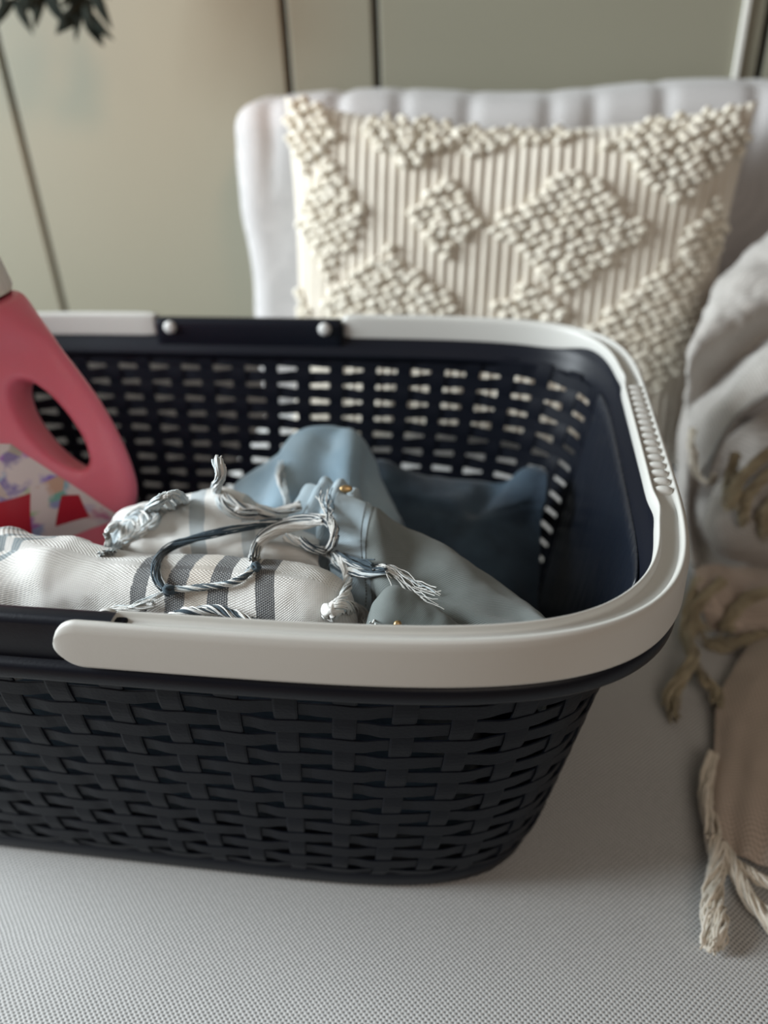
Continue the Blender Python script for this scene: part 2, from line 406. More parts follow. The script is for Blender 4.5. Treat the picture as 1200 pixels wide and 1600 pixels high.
# build lookup from pixel to (u,v)
def pil_uv(px, py):
    u = v_ = 0.
    for it in range(25):
        p = pil_pt(u, v_, -1); d = p-CAM; z = d.dot(FW)
        x = 600+FPX*d.dot(RT)/z; y = 800-FPX*d.dot(UP)/z
        u += (px-x)/420; v_ += -(py-y)/330
        u = max(-.99, min(.99, u)); v_ = max(-.99, min(.99, v_))
    return u, v_
ell = []
for j in range(1, 4):
    for k in range(6):
        a = PI*j/4; ell.append((math.sin(a)*math.cos(2*PI*k/6), math.sin(a)*math.sin(2*PI*k/6), math.cos(a)))
ellV = [(0, 0, 1)] + ell + [(0, 0, -1)]
ellF = [(0, 1+k, 1+(k+1) % 6) for k in range(6)] + [(1+6*j+k, 7+6*j+k, 7+6*j+(k+1) % 6, 1+6*j+(k+1) % 6) for j in range(2) for k in range(6)] + [(19, 13+(k+1) % 6, 13+k) for k in range(6)]
def diamond(px, py, hw, hh, shag=0.0, slant=.42, outline=False):
    u0_, v0_ = pil_uv(px, py); au = hw/357.; av = hh/262.
    J = Join(); su, sv = .0108/PW, .0092/PH
    n = int(2.4/min(su, sv)*max(au, av))+2
    for a in range(-n, n+1):
        for bq in range(-n, n+1):
            u = u0_ + (a+.5*(bq % 2))*su; vv = v0_ + bq*sv + (u-u0_)*PW/PH*slant
            r = abs(u-u0_)/au + abs(vv-v0_)/av
            if r > 1 or abs(u) > .985 or abs(vv) > .985: continue
            if outline and r < .62: continue
            u += random.gauss(0, .0016)/PW; vv += random.gauss(0, .0012)/PH
            u = max(-.985, min(.985, u)); vv = max(-.985, min(.985, vv))
            p = pil_pt(u, vv, -1, .0035); tu = (pil_pt(u+.01, vv+.01*slant*PW/PH, -1)-p); tu = (pil_pt(u+.01, vv+.01*slant*PW/PH)-pil_pt(u-.01, vv-.01*slant*PW/PH)).normalized()
            tv = (pil_pt(u, vv+.01)-pil_pt(u, vv-.01)).normalized(); nn = tu.cross(tv).normalized(); tv = nn.cross(tu)
            if shag:
                g = Vector((random.gauss(0, 1), random.gauss(0, 1), random.gauss(0, 1)))*shag
                tu = (tu+g).normalized(); tv = nn.cross(tu).normalized(); nn = tu.cross(tv)
            s = random.uniform(.85, 1.2); L_, Wd, Hh = .0068*s, .0041*s, .0040*s*(1+shag)
            J.add([p + tu*(e[0]*L_) + tv*(e[1]*Wd) + nn*(e[2]*Hh+.002*(1+2*shag)) for e in ellV], ellF)
    if J.V: tag(J.obj('tufted_diamond', M_TUFT, pil), kind='stuff')
for a in [(482, 205, 62, 62, .35), (515, 342, 66, 88, .0), (643, 212, 82, 62, .45), (738, 222, 52, 40, .1), (695, 340, 62, 56, .05), (890, 358, 118, 92, .0),
          (1068, 222, 112, 92, .15), (1102, 375, 52, 52, .0), (605, 478, 128, 78, .0), (470, 480, 40, 45, .1), (828, 488, 62, 45, .0), (1030, 512, 112, 96, .0), (835, 214, 85, 22, .0), (1150, 530, 40, 40, .0)]:
    diamond(*a)

# ---------------------------------------------------------------- laundry basket
basket = thing('laundry_basket', 'dark navy woven plastic laundry basket with light grey folding handles', 'basket')
def superring(a, b, n, K, sh=0.0):
    """K points equally spaced by arc length, with outward normals; s=0 at +X, counter-clockwise"""
    D = 2880; P = []
    for i in range(D+1):
        ph = 2*PI*i/D; c, s = math.cos(ph), math.sin(ph)
        r = (abs(c/a)**n + abs(s/b)**n)**(-1/n); P.append((r*c, r*s))
    L = [0]
    for i in range(D): L.append(L[-1]+math.hypot(P[i+1][0]-P[i][0], P[i+1][1]-P[i][1]))
    T = L[-1]; out = []
    def at(s):
        x = (s % 1.0)*T; lo, hi = 0, D
        while hi-lo > 1:
            m_ = (lo+hi)//2
            if L[m_] <= x: lo = m_
            else: hi = m_
        t = (x-L[lo])/max(1e-12, L[hi]-L[lo]); X = lerp(P[lo][0], P[hi][0], t); Y = lerp(P[lo][1], P[hi][1], t)
        gx = math.copysign(abs(X/a)**(n-1)/a, X); gy = math.copysign(abs(Y/b)**(n-1)/b, Y); g = math.hypot(gx, gy)
        return X, Y, gx/g, gy/g
    return at, T
RA, RB, RN = .300, .1985, 5.2
rimat, RL = superring(RA, RB, RN, 0)
def sweep(name, at, ss, prof, mat, parent, closed, of=None):
    V = []; m_ = len(prof)
    for s in ss:
        x, y, nx, ny = at(s); pr = of(s, prof) if of else prof
        for o, z in pr: V.append(Vector((x+nx*o, y+ny*o, z)))
    F = gridfaces(len(ss), m_, closed, True)
    if not closed:
        F.append(tuple(range(m_))); F.append(tuple(range((len(ss)-1)*m_, len(ss)*m_))[::-1])
    return V, F
KS = 360
allS = [i/KS for i in range(KS)]
def wf(s):
    """how wide the rim is: narrow along the long sides, wider round the ends"""
    x, y, nx, ny = rimat(s); return lerp(.42, .60, sstep(.15, .95, abs(nx)))
def rimprof(s, _):
    k = wf(s)
    return [(-.0190, .2085), (-.0125, .2095), (-.008, .2070), (-.0012, .2062), (0, .2082), (0, .2135), (-.0012, .2155), (-.0042, .2165), (-.0042, .2335), (-.0050, .235), (-.0195*k, .235), (-.0208*k, .2335), (-.0208*k, .2265), (-.0222*k, .2245), (-.0222*k-.002, .2195), (-.0190, .2135)]
prof = rimprof(0, 0)
V, F = sweep('rim', rimat, allS, prof, M_NAVY, basket, True, rimprof)
fix_normals(mobj('rim', V, F, M_NAVY, basket))
# little studs under the rim lip
# weave
NS, NR = 60, 15
Z0, Z1 = .014, .213
def wall_ab(z):
    t = (z-0)/.213; t = max(0, min(1.05, t))
    a = lerp(.2435, .2838, t**.92) ; b = lerp(.1455, .1822, t**.92)
    k = sstep(.03, 0, z)*.006
    return a-k, b-k
PHASE = .35
ringcache = {}
def wall_at(z):
    k = round(z, 4)
    if k not in ringcache:
        a, b = wall_ab(z); ringcache[k] = superring(a, b, 5.2, 0)[0]
    return ringcache[k]
pitch = (Z1-Z0)/NR; AMP = .00055; TH = .0009
def soft(x): return math.tanh(2.2*x)/math.tanh(2.2)
SUB = 10
for r in range(NR):
    zc = Z0 + (r+.5)*pitch; V = []; K = NS*SUB
    lo, hi = wall_at(zc-pitch/2), wall_at(zc+pitch/2); mid = wall_at(zc)
    for i in range(K):
        s = (i/SUB+PHASE)/NS; ph = i/SUB
        c = math.cos(PI*ph + PI*r); ov = soft(c)
        hw = .0047 + .0002*ov; zo = .00045*math.sin(2*PI*ph)*(1 if r % 2 else -1)
        x, y, nx, ny = mid(s); xl, yl, _, _ = lo(s); xh, yh, _, _ = hi(s)
        ax, ay, az = (xh-xl)/pitch, (yh-yl)/pitch, 1.0
        o = AMP*ov
        for (dz, do) in ((-hw, -TH/2), (-hw, TH/2*.6), (-hw*.9, TH/2), (hw*.9, TH/2), (hw, TH/2*.6), (hw, -TH/2)):
            dz += zo
            V.append(Vector((x+ax*dz+nx*(o+do), y+ay*dz+ny*(o+do), zc+dz)))
    fix_normals(mobj('horizontal_strand', V, gridfaces(K, 6, True, True), M_STRAND, basket, False))
for i in range(NS):
    V = []; n = NR*5+3
    for j in range(n):
        z = lerp(Z0-.004, Z1+.002, j/(n-1)); at = wall_at(z); s = (i+PHASE)/NS
        rr = (z-Z0)/pitch - .5
        o = -AMP*.9*math.cos(PI*i + PI*rr)
        o = max(-AMP, min(AMP, o))
        sc = lerp(.85, 1, j/(n-1)); hw = .0060*sc
        for (dw, do) in ((-hw, -TH/2), (-hw, TH/2), (-hw*.8, TH/2+.0003), (hw*.8, TH/2+.0003), (hw, TH/2), (hw, -TH/2)):
            x, y, nx, ny = at(s + dw/RL*1.08)
            V.append(Vector((x+nx*(o+do), y+ny*(o+do), z)))
    F = gridfaces(n, 6, False, True); F.append((0, 1, 2, 3, 4, 5)); F.append(tuple((n-1)*6+k for k in (5, 4, 3, 2, 1, 0)))
    fix_normals(mobj('vertical_strip', V, F, M_STRAND, basket, False))
# smooth inner liner at the two short ends
for sg in (0, .5):
    V = []; nn_ = 60; zs = [.012+.2030*k/20 for k in range(21)]
    for i in range(nn_):
        s_ = sg + lerp(-.066, .066, i/(nn_-1))
        for z in zs:
            x, y, nx, ny = wall_at(z)(s_); V.append(Vector((x-nx*.0024, y-ny*.0024, z)))
    solidify(mobj('end_liner', V, gridfaces(nn_, 21), M_LINER, basket), .0012, 0)
# floor plate of the basket with a rounded foot
V = []; K = 180
pf = [(1.0, .0205), (1.0, .012), (.992, .004), (.975, .0008), (.95, .0006), (.95, .006), (.5, .006), (.05, .006)]
for k in range(K):
    x, y, nx, ny = wall_at(.016)(k/K)
    for sc, z in pf: V.append(Vector((x*sc+nx*.0012, y*sc+ny*.0012, z)))
F = gridfaces(K, len(pf), True); F.append(tuple(k*len(pf)+len(pf)-1 for k in range(K)))
solidify(fix_normals(mobj('floor_plate', V, F, M_NAVY, basket)), .0015, -1)

# folding handles
def gripw(y): return sstep(-.088, -.07, y)*(1-sstep(.062, .08, y))
def hprof(s, side):
    x, y, nx, ny = rimat(s); g = gripw(y)*(1 if abs(nx) > .9 else 0)
    w = .0008*g - .0012*math.exp(-((y+.085)/.012)**2) - .0012*math.exp(-((y-.075)/.012)**2) if abs(nx) > .9 else 0
    cz = .2375 + .0012*g; k = wf(s)
    P = [(-.0032, .2185), (-.0008, .2172), (.0008, .2178), (.0014, .2195), (.0012, .236), (.0003, .2395), (-.0008, .241), (-.0022, .241), (-.0032, .2395)]
    for o, z in [(-.0040/k, cz), (-.0184, cz), (-.0191, .2400), (-.0199, .2414), (-.0210, .2419), (-.0222, .2414), (-.0231, .2400), (-.0237, .2380), (-.0242, lerp(.2245, .2345, sstep(.3, .95, abs(nx)))), (-.0228, lerp(.2240, .2340, sstep(.3, .95, abs(nx)))), (-.0218, .2350)]: P.append((o*k-w, z))
    return P + [(-.0036, .2362)]
def make_handle(side, xnear, xskirt, xfar, nm='handle'):
    R_ = .0119; zc = .2291; s1 = .25 - xfar/RL; n = 220
    xs = [lerp(xskirt, xskirt+R_, (i/15)**2) for i in range(16)] + [xnear-.004, xnear-.0005, xnear, xnear+.001]
    ss = [-.25 + x/RL for x in xs]; ss += [lerp(ss[-1], s1, i/n) for i in range(1, n+1)]
    V = []; nn_ = len(ss)
    for k, s in enumerate(ss):
        x, y, nx, ny = rimat(s); P = hprof(s, side); e = nn_-1-k
        h_ = 1.0
        if k < 16: h_ = math.sqrt(max(.0006, 1-(1-(xs[k]-xskirt)/R_)**2))
        for m_, (o, z) in enumerate(P):
            if k < 18 and m_ > 7: o = -.0030; z = .2405 if m_ < 15 else lerp(.2405, .2185, (m_-14)/(len(P)-15))
            if k == 18 and m_ > 7: o = lerp(-.003, o, .9); z = lerp(.2350, z, .9)
            z = zc + (z-zc)*h_
            if e < 3: q = (3-e)/3*.0014; o = lerp(o, -.006, q/.012); z = lerp(z, .231, q/.012)
            V.append(Vector(((x+nx*o)*side, y+ny*o, z)))
    m_ = len(hprof(0, 1)); F = gridfaces(nn_, m_, False, True); F.append(tuple(range(m_))); F.append(tuple(range((nn_-1)*m_, nn_*m_))[::-1])
    J = Join(); J.add(V, F)
    h = fix_normals(J.obj(nm, M_GREY, basket))
    h.modifiers.new('n', 'WEIGHTED_NORMAL')
    # grip ribs: oval bars across the channel
    NRB = 16
    for k in range(NRB):
        yy = lerp(-.068, .060, k/(NRB-1))
        # find s on the +X side with this y
        s = yy/RL
        for it in range(8):
            x, y, nx, ny = rimat(s); s += (yy-y)/RL
        w = .0008*gripw(yy); kk = wf(s); oc = (-.0028-.0190*kk-w)/2; hl = (.0190*kk+w-.0028)/2+.0004
        V = []
        na = 9
        for a in range(na):
            t = -1+2*a/(na-1); rr = math.sqrt(max(0.0, 1-abs(t)**2.6))
            for bq in range(8):
                an = 2*PI*bq/8; tx, ty = -ny, nx
                o = oc+hl*t; d = .0031*max(rr, .06)*math.cos(an); zz = .2388 + .0034*max(rr, .06)*math.sin(an)
                V.append(Vector(((x+nx*o+tx*d)*side, y+ny*o+ty*d, zz)))
        F = gridfaces(na, 8, False, True); F.append(tuple(range(8))); F.append(tuple(range((na-1)*8, na*8)))
        fix_normals(mobj('grip_rib', V, F, M_GREY, h))
    return h
make_handle(1, .058, .0315, .080)
make_handle(-1, .062, .040, .079)
# hinge blocks between the handle ends, with pins
for sg in (1, -1):
    w = .0785 if sg > 0 else .0625
    ss = [sg*.25 + lerp(-w, w, i/24)/RL for i in range(25)]
    pf = [(-.0035, .2165), (-.0033, .2365), (-.0045, .2385), (-.006, .2392), (-.0105, .2392), (-.0128, .2375), (-.0136, .2345), (-.0140, .2185), (-.0130, .2145), (-.0115, .2140), (-.0105, .2165)]
    V, F = sweep('', rimat, ss, pf, None, None, False)
    hb = bevel(fix_normals(mobj('hinge_block', V, F, M_NAVY, basket)), .001, 2)
    for sx in (-1, 1):
        s = sg*.25 - sg*sx*.0655/RL if sg > 0 else -.25 + sx*.05/RL
        x, y, nx, ny = rimat(s); c = Vector((x-nx*.0132, y-ny*.0132, .2325)); V = []
        for (rr, dd) in ((.0052, 0), (.0052, .0018), (.0040, .0032), (.0015, .0036)):
            for k in range(16):
                a = 2*PI*k/16; V.append(c + Vector((-nx*dd - ny*rr*math.cos(a), -ny*dd + nx*rr*math.cos(a), rr*math.sin(a))))
        F = gridfaces(4, 16, False, True); F.append(tuple(range(48, 64)))
        fix_normals(mobj('pin', V, F, M_PIN, hb))

LAUNDRY = ('dark_jeans', 'light_blue_jeans', 'faded_grey_jeans', 'striped_towel')
# ---------------------------------------------------------------- laundry: dark jeans heap (fills the bottom of the basket)
dj = thing('dark_jeans', 'dark navy denim garment heaped low at the back right of the basket', 'jeans')
def P3(px, py, Y, dx=0, dy=0, dz=0): return atY(px, py, Y) + Vector((dx, dy, dz))
V = []; nu, nv = 64, 44
for i in range(nu):
    for j in range(nv):
        u = -1+2*i/(nu-1); w_ = -1+2*j/(nv-1)
        x = u*.205; y = w_*.122 + .004
        r = max(abs(u), abs(w_))
        z = .014 + .095*(1-sstep(.78, 1, r)) + .016*fbm(Vector((x*11, y*11, 4)))*(1-sstep(.7, 1, r))
        clear = (1-sstep(-.045, -.02, x))*sstep(-.085, -.06, y)      # the bottle stands here on the basket floor
        z = lerp(z, .0105, clear)
        V.append(Vector((x, y, z)))
F = gridfaces(nu, nv); F.append(tuple([i*nv for i in range(nu)] + [(nu-1)*nv+j for j in range(1, nv)] + [i*nv+nv-1 for i in range(nu-2, -1, -1)] + [j for j in range(nv-2, 0, -1)]))
fix_normals(mobj('folded_heap', V, F, M_DEN_D, dj, True, [(p.x, p.y) for p in V]))
cols = []
for (px, pt, Yt, pm, Ym, pb, Yb) in [(560, 740, .095, 820, .05, 900, .0), (590, 722, .10, 800, .06, 900, .005), (640, 738, .105, 800, .065, 910, .005), (700, 748, .11, 810, .06, 920, .005),
                                       (750, 752, .112, 820, .048, 930, .0), (800, 746, .112, 815, .06, 935, .0), (835, 736, .11, 810, .07, 935, .01), (856, 742, .10, 815, .07, 935, .02)]:
    t = atY(px, pt, Yt)
    lean_x = -10
    cols.append([t+Vector((0, .025, -.07)), t+Vector((0, .008, -.016)), t, P3(px+lean_x*.4, (pt+pm)/2, (Yt+Ym)/2-.008), P3(px+lean_x, pm, Ym), P3(px+lean_x*1.5, pb, Yb), P3(px+lean_x*1.5, pb+90, Yb-.01)])
def djx(u, v, p): return .010*math.exp(-((u-.62+.35*(v-.4))/.07)**2)*math.exp(-((v-.42)/.2)**2) - .002*math.exp(-((v-.72+.12*u)/.012)**2)
patch('leg_panel', cols, M_DEN_D, dj, 70, 50, .0022, .004, 18, lambda u, v, p: (u*.13, v*.13), 3, extra=djx)

# light jeans behind: soft peak
lj = thing('light_blue_jeans', 'light blue denim rising to a soft peak behind the striped towel', 'jeans')
cols = []
for (px, pt, Yt, pb, Yb) in [(365, 790, .03, 850, -.05), (385, 757, .035, 840, -.05), (415, 722, .04, 835, -.045), (450, 693, .045, 830, -.04), (490, 674, .048, 825, -.035), (525, 664, .05, 830, -.03), (552, 672, .05, 840, -.03), (575, 708, .045, 850, -.03), (600, 760, .03, 870, -.03), (620, 815, .02, 890, -.03)]:
    t = atY(px, pt, Yt); bb = atY(px, pb, Yb)
    cols.append([t+Vector((0, .04, -.09)), t+Vector((0, .016, -.022)), t, lerp(t, bb, .4)+Vector((0, -.004, .006)), bb, bb+Vector((0, -.012, -.06))])
patch('leg', cols, M_DEN_L, lj, 60, 40, .0022, .0035, 22, lambda u, v, p: (u*.2, v*.16), 8, extra=lambda u, v, p: .004*math.sin(u*21+v*6)*sstep(.2, .5, v))

# faded jeans in front: leg towards the right corner, hem with double stitching
fj = thing('faded_grey_jeans', 'faded grey blue denim leg with stitched hem lying at the front right of the basket', 'jeans')
sil = [(528, 770, -.058), (560, 779, -.060), (592, 794, -.062), (628, 822, -.066), (672, 852, -.072), (722, 882, -.08), (775, 908, -.092), (820, 944, -.108), (850, 978, -.128), (868, 1000, -.138)]
fro = [(515, 890, -.098), (553, 905, -.108), (578, 915, -.116), (600, 935, -.125), (640, 955, -.135), (690, 972, -.142), (745, 988, -.148), (800, 1004, -.152), (838, 1016, -.155), (866, 1024, -.156)]
cols = []
for (a, b_) in zip(sil, fro):
    t = atY(*a); q = atY(*b_); m1 = lerp(t, q, .33); m2 = lerp(t, q, .68)
    cols.append([t+Vector((0, .022, -.07)), t+Vector((0, .011, -.018)), t, m1+Vector((0, -.003, .008)), m2+Vector((0, -.004, .006)), q, q+Vector((0, -.002, -.035))])
def fjx(u, v, p):
    hem = sstep(.215, .20, u)*.0012
    return hem + .0035*math.sin(u*16-v*9)*sstep(.2, .5, v)*math.exp(-((u-.4)/.25)**2)
FJ = patch('leg', cols, M_DEN_G, fj, 90, 56, .0022, .0022, 26, lambda u, v, p: (u*.18, v*.13), 5, extra=fjx)
FJL = denim('pale_blue_hem_denim', (.38, .47, .52), (.48, .56, .60), (.22, .30, .36))
FJ.data.materials.append(FJL)
for p in FJ.data.polygons:
    if p.index//55 < 17: p.material_index = 1
def surf_pts(o): return o.data.vertices
J = Join(); nv_ = 56
for iu in (14.2, 17.6):
    for jv in range(8, 50):
        for half in (0, 1):
            j0 = jv+half*.5; j1 = j0+.3
            def sp(jj):
                i = int(iu); t = iu-i; j = int(jj); w_ = jj-j
                vs = FJ.data.vertices
                A = lerp(vs[i*nv_+j].co, vs[(i+1)*nv_+j].co, t); B = lerp(vs[i*nv_+j+1].co, vs[(i+1)*nv_+j+1].co, t)
                nrm = vs[i*nv_+j].normal; s_ = 1 if nrm.dot(CAM-A) > 0 else -1
                return lerp(A, B, w_) + nrm*(s_*.0013)
            v_, f_ = tube_mesh([sp(j0), sp((j0+j1)/2), sp(j1)], .00034, 5); J.add(v_, f_)
tag(J.obj('stitching', M_STITCH, fj), kind='stuff')
# pocket corner with rivet at the bottom of the front
cols = []
for (px, pt, Yt, pb) in [(575, 985, -.148, 1020), (590, 950, -.146, 1020), (612, 926, -.144, 1020), (645, 930, -.145, 1025), (680, 946, -.147, 1030), (705, 968, -.15, 1035), (730, 992, -.152, 1040)]:
    t = atY(px, pt, Yt); q = atY(px, pb, -.163)
    cols.append([t+Vector((0, .018, -.03)), t+Vector((0, .006, -.006)), t, lerp(t, q, .5)+Vector((0, -.003, .003)), q, q+Vector((0, 0, -.02))])
PK = patch('pocket', cols, M_DEN_G, fj, 40, 26, .002, .0030, 45, lambda u, v, p: (u*.13, v*.11), 9)
c = atY(622, 976, -.1585) + Vector((0, -.001, .001))
V = [];
for (rr, d) in ((.0018, 0), (.0018, .0009), (.0010, .0014)):
    for k in range(12): V.append(c + RT*(rr*math.cos(2*PI*k/12)) + UP*(rr*math.sin(2*PI*k/12)) - FW*d)
F = gridfaces(3, 12, False, True); F.append(tuple(range(24, 36)))
tag(fix_normals(mobj('rivet', V, F, M_BRASS, PK)), 'small brass rivet')
# crumpled waistband beside the hem with brass button
cols = []
for (px, py, Y) in [(462, 790, -.035), (488, 765, -.04), (515, 760, -.045), (540, 770, -.052), (562, 790, -.06), (580, 815, -.068)]:
    t = atY(px, py, Y); cols.append([t+Vector((0, .02, -.02)), t+Vector((0, .008, -.002)), t, t+Vector((-.002, -.012, -.002)), t+Vector((-.006, -.022, -.014)), t+Vector((-.008, -.027, -.045))])
WB = patch('waistband', cols, FJL, fj, 50, 26, .002, .0016, 40, lambda u, v, p: (u*.09, v*.06), 12, extra=lambda u, v, p: .0022*math.sin(u*34))
c = atY(541, 764, -.055)
V = []
for (rr, d) in ((.0036, 0), (.0036, .0012), (.0025, .0018)):
    for k in range(14): V.append(c + RT*(rr*math.cos(2*PI*k/14)) + UP*(rr*.6*math.sin(2*PI*k/14)) - FW*d)
F = gridfaces(3, 14, False, True); F.append(tuple(range(28, 42)))
tag(fix_normals(mobj('button', V, F, M_BRASS, WB)), 'brass jeans button')

# ---------------------------------------------------------------- striped towel
tw = thing('striped_towel', 'white linen towel with navy stripes and knotted fringe lying rolled at the front', 'towel')
axis = [(-260, .030, -.118, .172), (-160, .034, -.118, .175), (-70, .036, -.118, .178), (0, .0365, -.120, .1815), (60, .037, -.122, .187), (120, .035, -.124, .186), (180, .0325, -.126, .186), (240, .0315, -.128, .187), (310, .0315, -.129, .1885), (380, .0315, -.130, .1885), (440, .0315, -.131, .1885), (490, .030, -.132, .1880), (518, .026, -.133, .1870), (533, .018, -.134, .1855), (538, .006, -.134, .184)]
def xz_at(px, Y, z):      # x so that (x,Y,z) projects to px
    x = 0.0
    for it in range(12):
        d = Vector((x, Y, z))-CAM; q = 600+FPX*d.dot(RT)/d.dot(FW); x += (px-q)/3300
    return x
AX = [Vector((xz_at(px, Y, z+r*.5), Y, z)) for px, r, Y, z in axis]
nU, nVv = 150, 64
AXs = crom_list(AX, nU); RS = crom_list([a[1] for a in axis], nU); PXs = crom_list([float(a[0]) for a in axis], nU)
V = []; UV = []
for i in range(nU):
    t = (AXs[min(i+1, nU-1)]-AXs[max(i-1, 0)]).normalized(); e1 = Vector((0, 0, 1)); e2 = t.cross(e1).normalized(); e1 = e2.cross(t).normalized()
    for j in range(nVv):
        a = 2*PI*j/nVv; d = e1*math.cos(a) - e2*math.sin(a)        # a=0 up, increasing towards the far side
        r = RS[i]*(1 + .05*math.cos(2*a)) ; p = AXs[i] + Vector((d.x*r*.6, d.y*r, d.z*r))
        q = Vector((p.x*16, p.y*34, p.z*34))
        px = PXs[i]
        left = sstep(130, 20, px)
        disp = .0018*fbm(q) + .0009*fbm(q*3) + left*.005*math.sin(px*.055 + a*2.3) - .0035*math.exp(-((a-5.55-.0016*(px-300))/.16)**2)*sstep(430, 200, px)*sstep(60, 200, px)
        p = p + d*disp
        sl = .030*max(0, math.sin((2*PI-a) if a > PI else 0))*sstep(330, 430, px)   # last stripe slants
        V.append(inside(p)); UV.append((px/1000+.1 - sl*.8 - left*.03*math.sin(a*2), a*r*1.0 if True else 0))
towel = mobj('rolled_cloth', V, [q[::-1] for q in gridfaces(nU, nVv, False, True)], M_LINEN, tw, True, UV)
fix_normals(towel)
cols = []
for (px, pt, Yt) in [(175, 822, -.062), (200, 795, -.06), (240, 780, -.055), (290, 772, -.052), (340, 768, -.05), (390, 778, -.05), (430, 795, -.05), (470, 812, -.052), (500, 830, -.055)]:
    t = atY(px, pt, Yt); q = atY(px, max(pt+60, 868), -.098)
    cols.append([t+Vector((0, .02, -.05)), t+Vector((0, .009, -.012)), t, lerp(t, q, .35)+Vector((0, -.003, .004)), lerp(t, q, .7)+Vector((0, -.003, .003)), q, q+Vector((0, 0, -.04))])
flap = patch('towel_flap', cols, M_LINEN2, tw, 60, 36, .0014, .0035, 40, lambda u, v, p: (u, v*.1), 4)
cols = []
for (px, pt, Yt) in [(-30, 835, -.10), (10, 826, -.10), (50, 819, -.102), (90, 826, -.104), (125, 838, -.108), (160, 850, -.112)]:
    t = atY(px, pt, Yt); q = atY(px-10, pt+125, -.160)
    cols.append([t+Vector((0, .02, -.04)), t+Vector((0, .008, -.009)), t, lerp(t, q, .35)+Vector((0, -.006, .010)), lerp(t, q, .7)+Vector((0, -.006, .008)), q, q+Vector((0, 0, -.03))])

# surface lookup so that threads lie on the cloth
def bvh_of(objs):
    Vs = []; Fs = []
    for o in objs:
        b_ = len(Vs); Vs += [v.co.copy() for v in o.data.vertices]; Fs += [tuple(i+b_ for i in p.vertices) for p in o.data.polygons]
    return BVHTree.FromPolygons(Vs, Fs)
CL = bvh_of([towel, flap, FJ, PK, WB] + [o for o in list(lj.children) + list(dj.children)])
def on(px, py, lift=.002, Y=None):
    d = ray(px, py).normalized()
    h = CL.ray_cast(CAM, d)
    if h[0] is None or Y is not None: return atY(px, py, Y if Y is not None else -.12)
    return h[0] - d*lift
def bundle(name, pts, n, spread, thick, mats, mfun, parent=tw, twist=2.0, flare=0.0, res=28, wob=.0006, seed=1, taper=0, flare0=0.0):
    """a tassel of n separate threads following a path"""
    rnd = random.Random(seed); path = crom_list(pts, res); J = Join()
    for k in range(n):
        rr = spread*math.sqrt(rnd.random()); a0 = rnd.random()*2*PI; ph = Vector((rnd.random()*50, rnd.random()*50, rnd.random()*50)); L_ = rnd.uniform(.86, 1.0) if flare else 1
        P = []; nn = None
        fd = Vector((rnd.gauss(0, 1), rnd.gauss(0, .5), rnd.gauss(0, .8)))
        m_ = max(6, int(res*L_))
        for i in range(m_):
            t = i/(res-1); tg = (path[min(i+1, res-1)]-path[max(i-1, 0)])
            tg = tg.normalized() if tg.length > 1e-9 else Vector((1, 0, 0))
            if nn is None: nn = tg.orthogonal().normalized()
            nn = (nn - tg*nn.dot(tg)).normalized(); b_ = tg.cross(nn); a = a0 + twist*2*PI*t
            q = path[i] + (nn*math.cos(a)+b_*math.sin(a))*rr*(1-taper*(1-t)) + fd*(flare*max(0, t-.25)**1.4) + fd*(flare0*max(0, .35-t)**1.4)
            q += noise.noise_vector(q*160+ph)*wob*(1+3*flare/.01*t if flare else 1)
            P.append(q)
        v_, f_ = tube_mesh(P, thick*rnd.uniform(.8, 1.2), 4, False); J.add(v_, f_, mfun(k, rnd))
    return tag(J.obj(name, mats, parent), kind='stuff')
def O(lst, lift): return [on(px, py, lift) if len(q) == 0 else on(px, py, q[0]) for (px, py, *q) in lst]
WD = [M_WHITE, M_INK, M_LTHREAD]
mostdark = lambda k, r: 1 if r.random() < .72 else (0 if r.random() < .6 else 2)
mostwhite = lambda k, r: 0 if r.random() < .88 else 2
mixed = lambda k, r: 0 if r.random() < .6 else 1
bundle('tassel', O([(262, 922), (246, 905), (244, 880, .005), (262, 858, .008), (300, 842, .010), (350, 830, .012), (400, 820, .014), (440, 815, .015)], .003), 34, .0022, .00034, WD, mostdark, twist=1.2, seed=2)
bundle('tassel', O([(398, 884, .005), (380, 902), (352, 913), (310, 918), (262, 922)], .003), 26, .0016, .00034, WD, mostdark, twist=2.5, seed=3)
bundle('tassel', O([(398, 876, .006), (400, 855, .008), (415, 832, .012), (450, 815, .018), (490, 808, .022), (515, 815, .024), (522, 838, .022), (512, 858, .018), (490, 858, .014), (470, 845, .014)], .003), 44, .0026, .00034, WD, mixed, twist=1.0, seed=4)
bundle('tassel', O([(398, 868, .008), (410, 845, .011), (440, 828, .016), (480, 818, .02), (505, 812, .022)], .003), 36, .0024, .00036, WD, mostwhite, twist=.8, seed=14)
bundle('tassel', O([(445, 838, .012), (478, 852, .012), (510, 864, .012), (534, 880, .010), (544, 905, .010), (538, 930, .008), (524, 946, .008), (517, 957, .008)], .003), 40, .0022, .00038, WD, mostwhite, twist=3.0, seed=5)
bundle('tassel', [on(517, 957, .008), on(535, 948, .011), on(556, 955, .012), on(574, 974, .012), on(590, 992, .012)], 54, .0034, .0004, WD, mostwhite, twist=2.0, seed=6, flare=.004)
bundle('tassel', O([(545, 888, .010), (575, 890, .008), (600, 886, .007), (622, 900, .006), (648, 924, .005), (695, 944, .004)], .004), 22, .0012, .00024, WD, mostwhite, twist=.5, seed=7, flare=.009, res=30)
bundle('tassel', O([(520, 880, .008), (548, 893, .008), (580, 896, .008), (604, 890, .008)], .004), 26, .0024, .00036, WD, mostdark, twist=.7, seed=8)
bundle('tassel', O([(512, 862, .012), (548, 876, .010), (585, 884, .008)], .004), 22, .0030, .00036, WD, mostdark, twist=.5, seed=18)
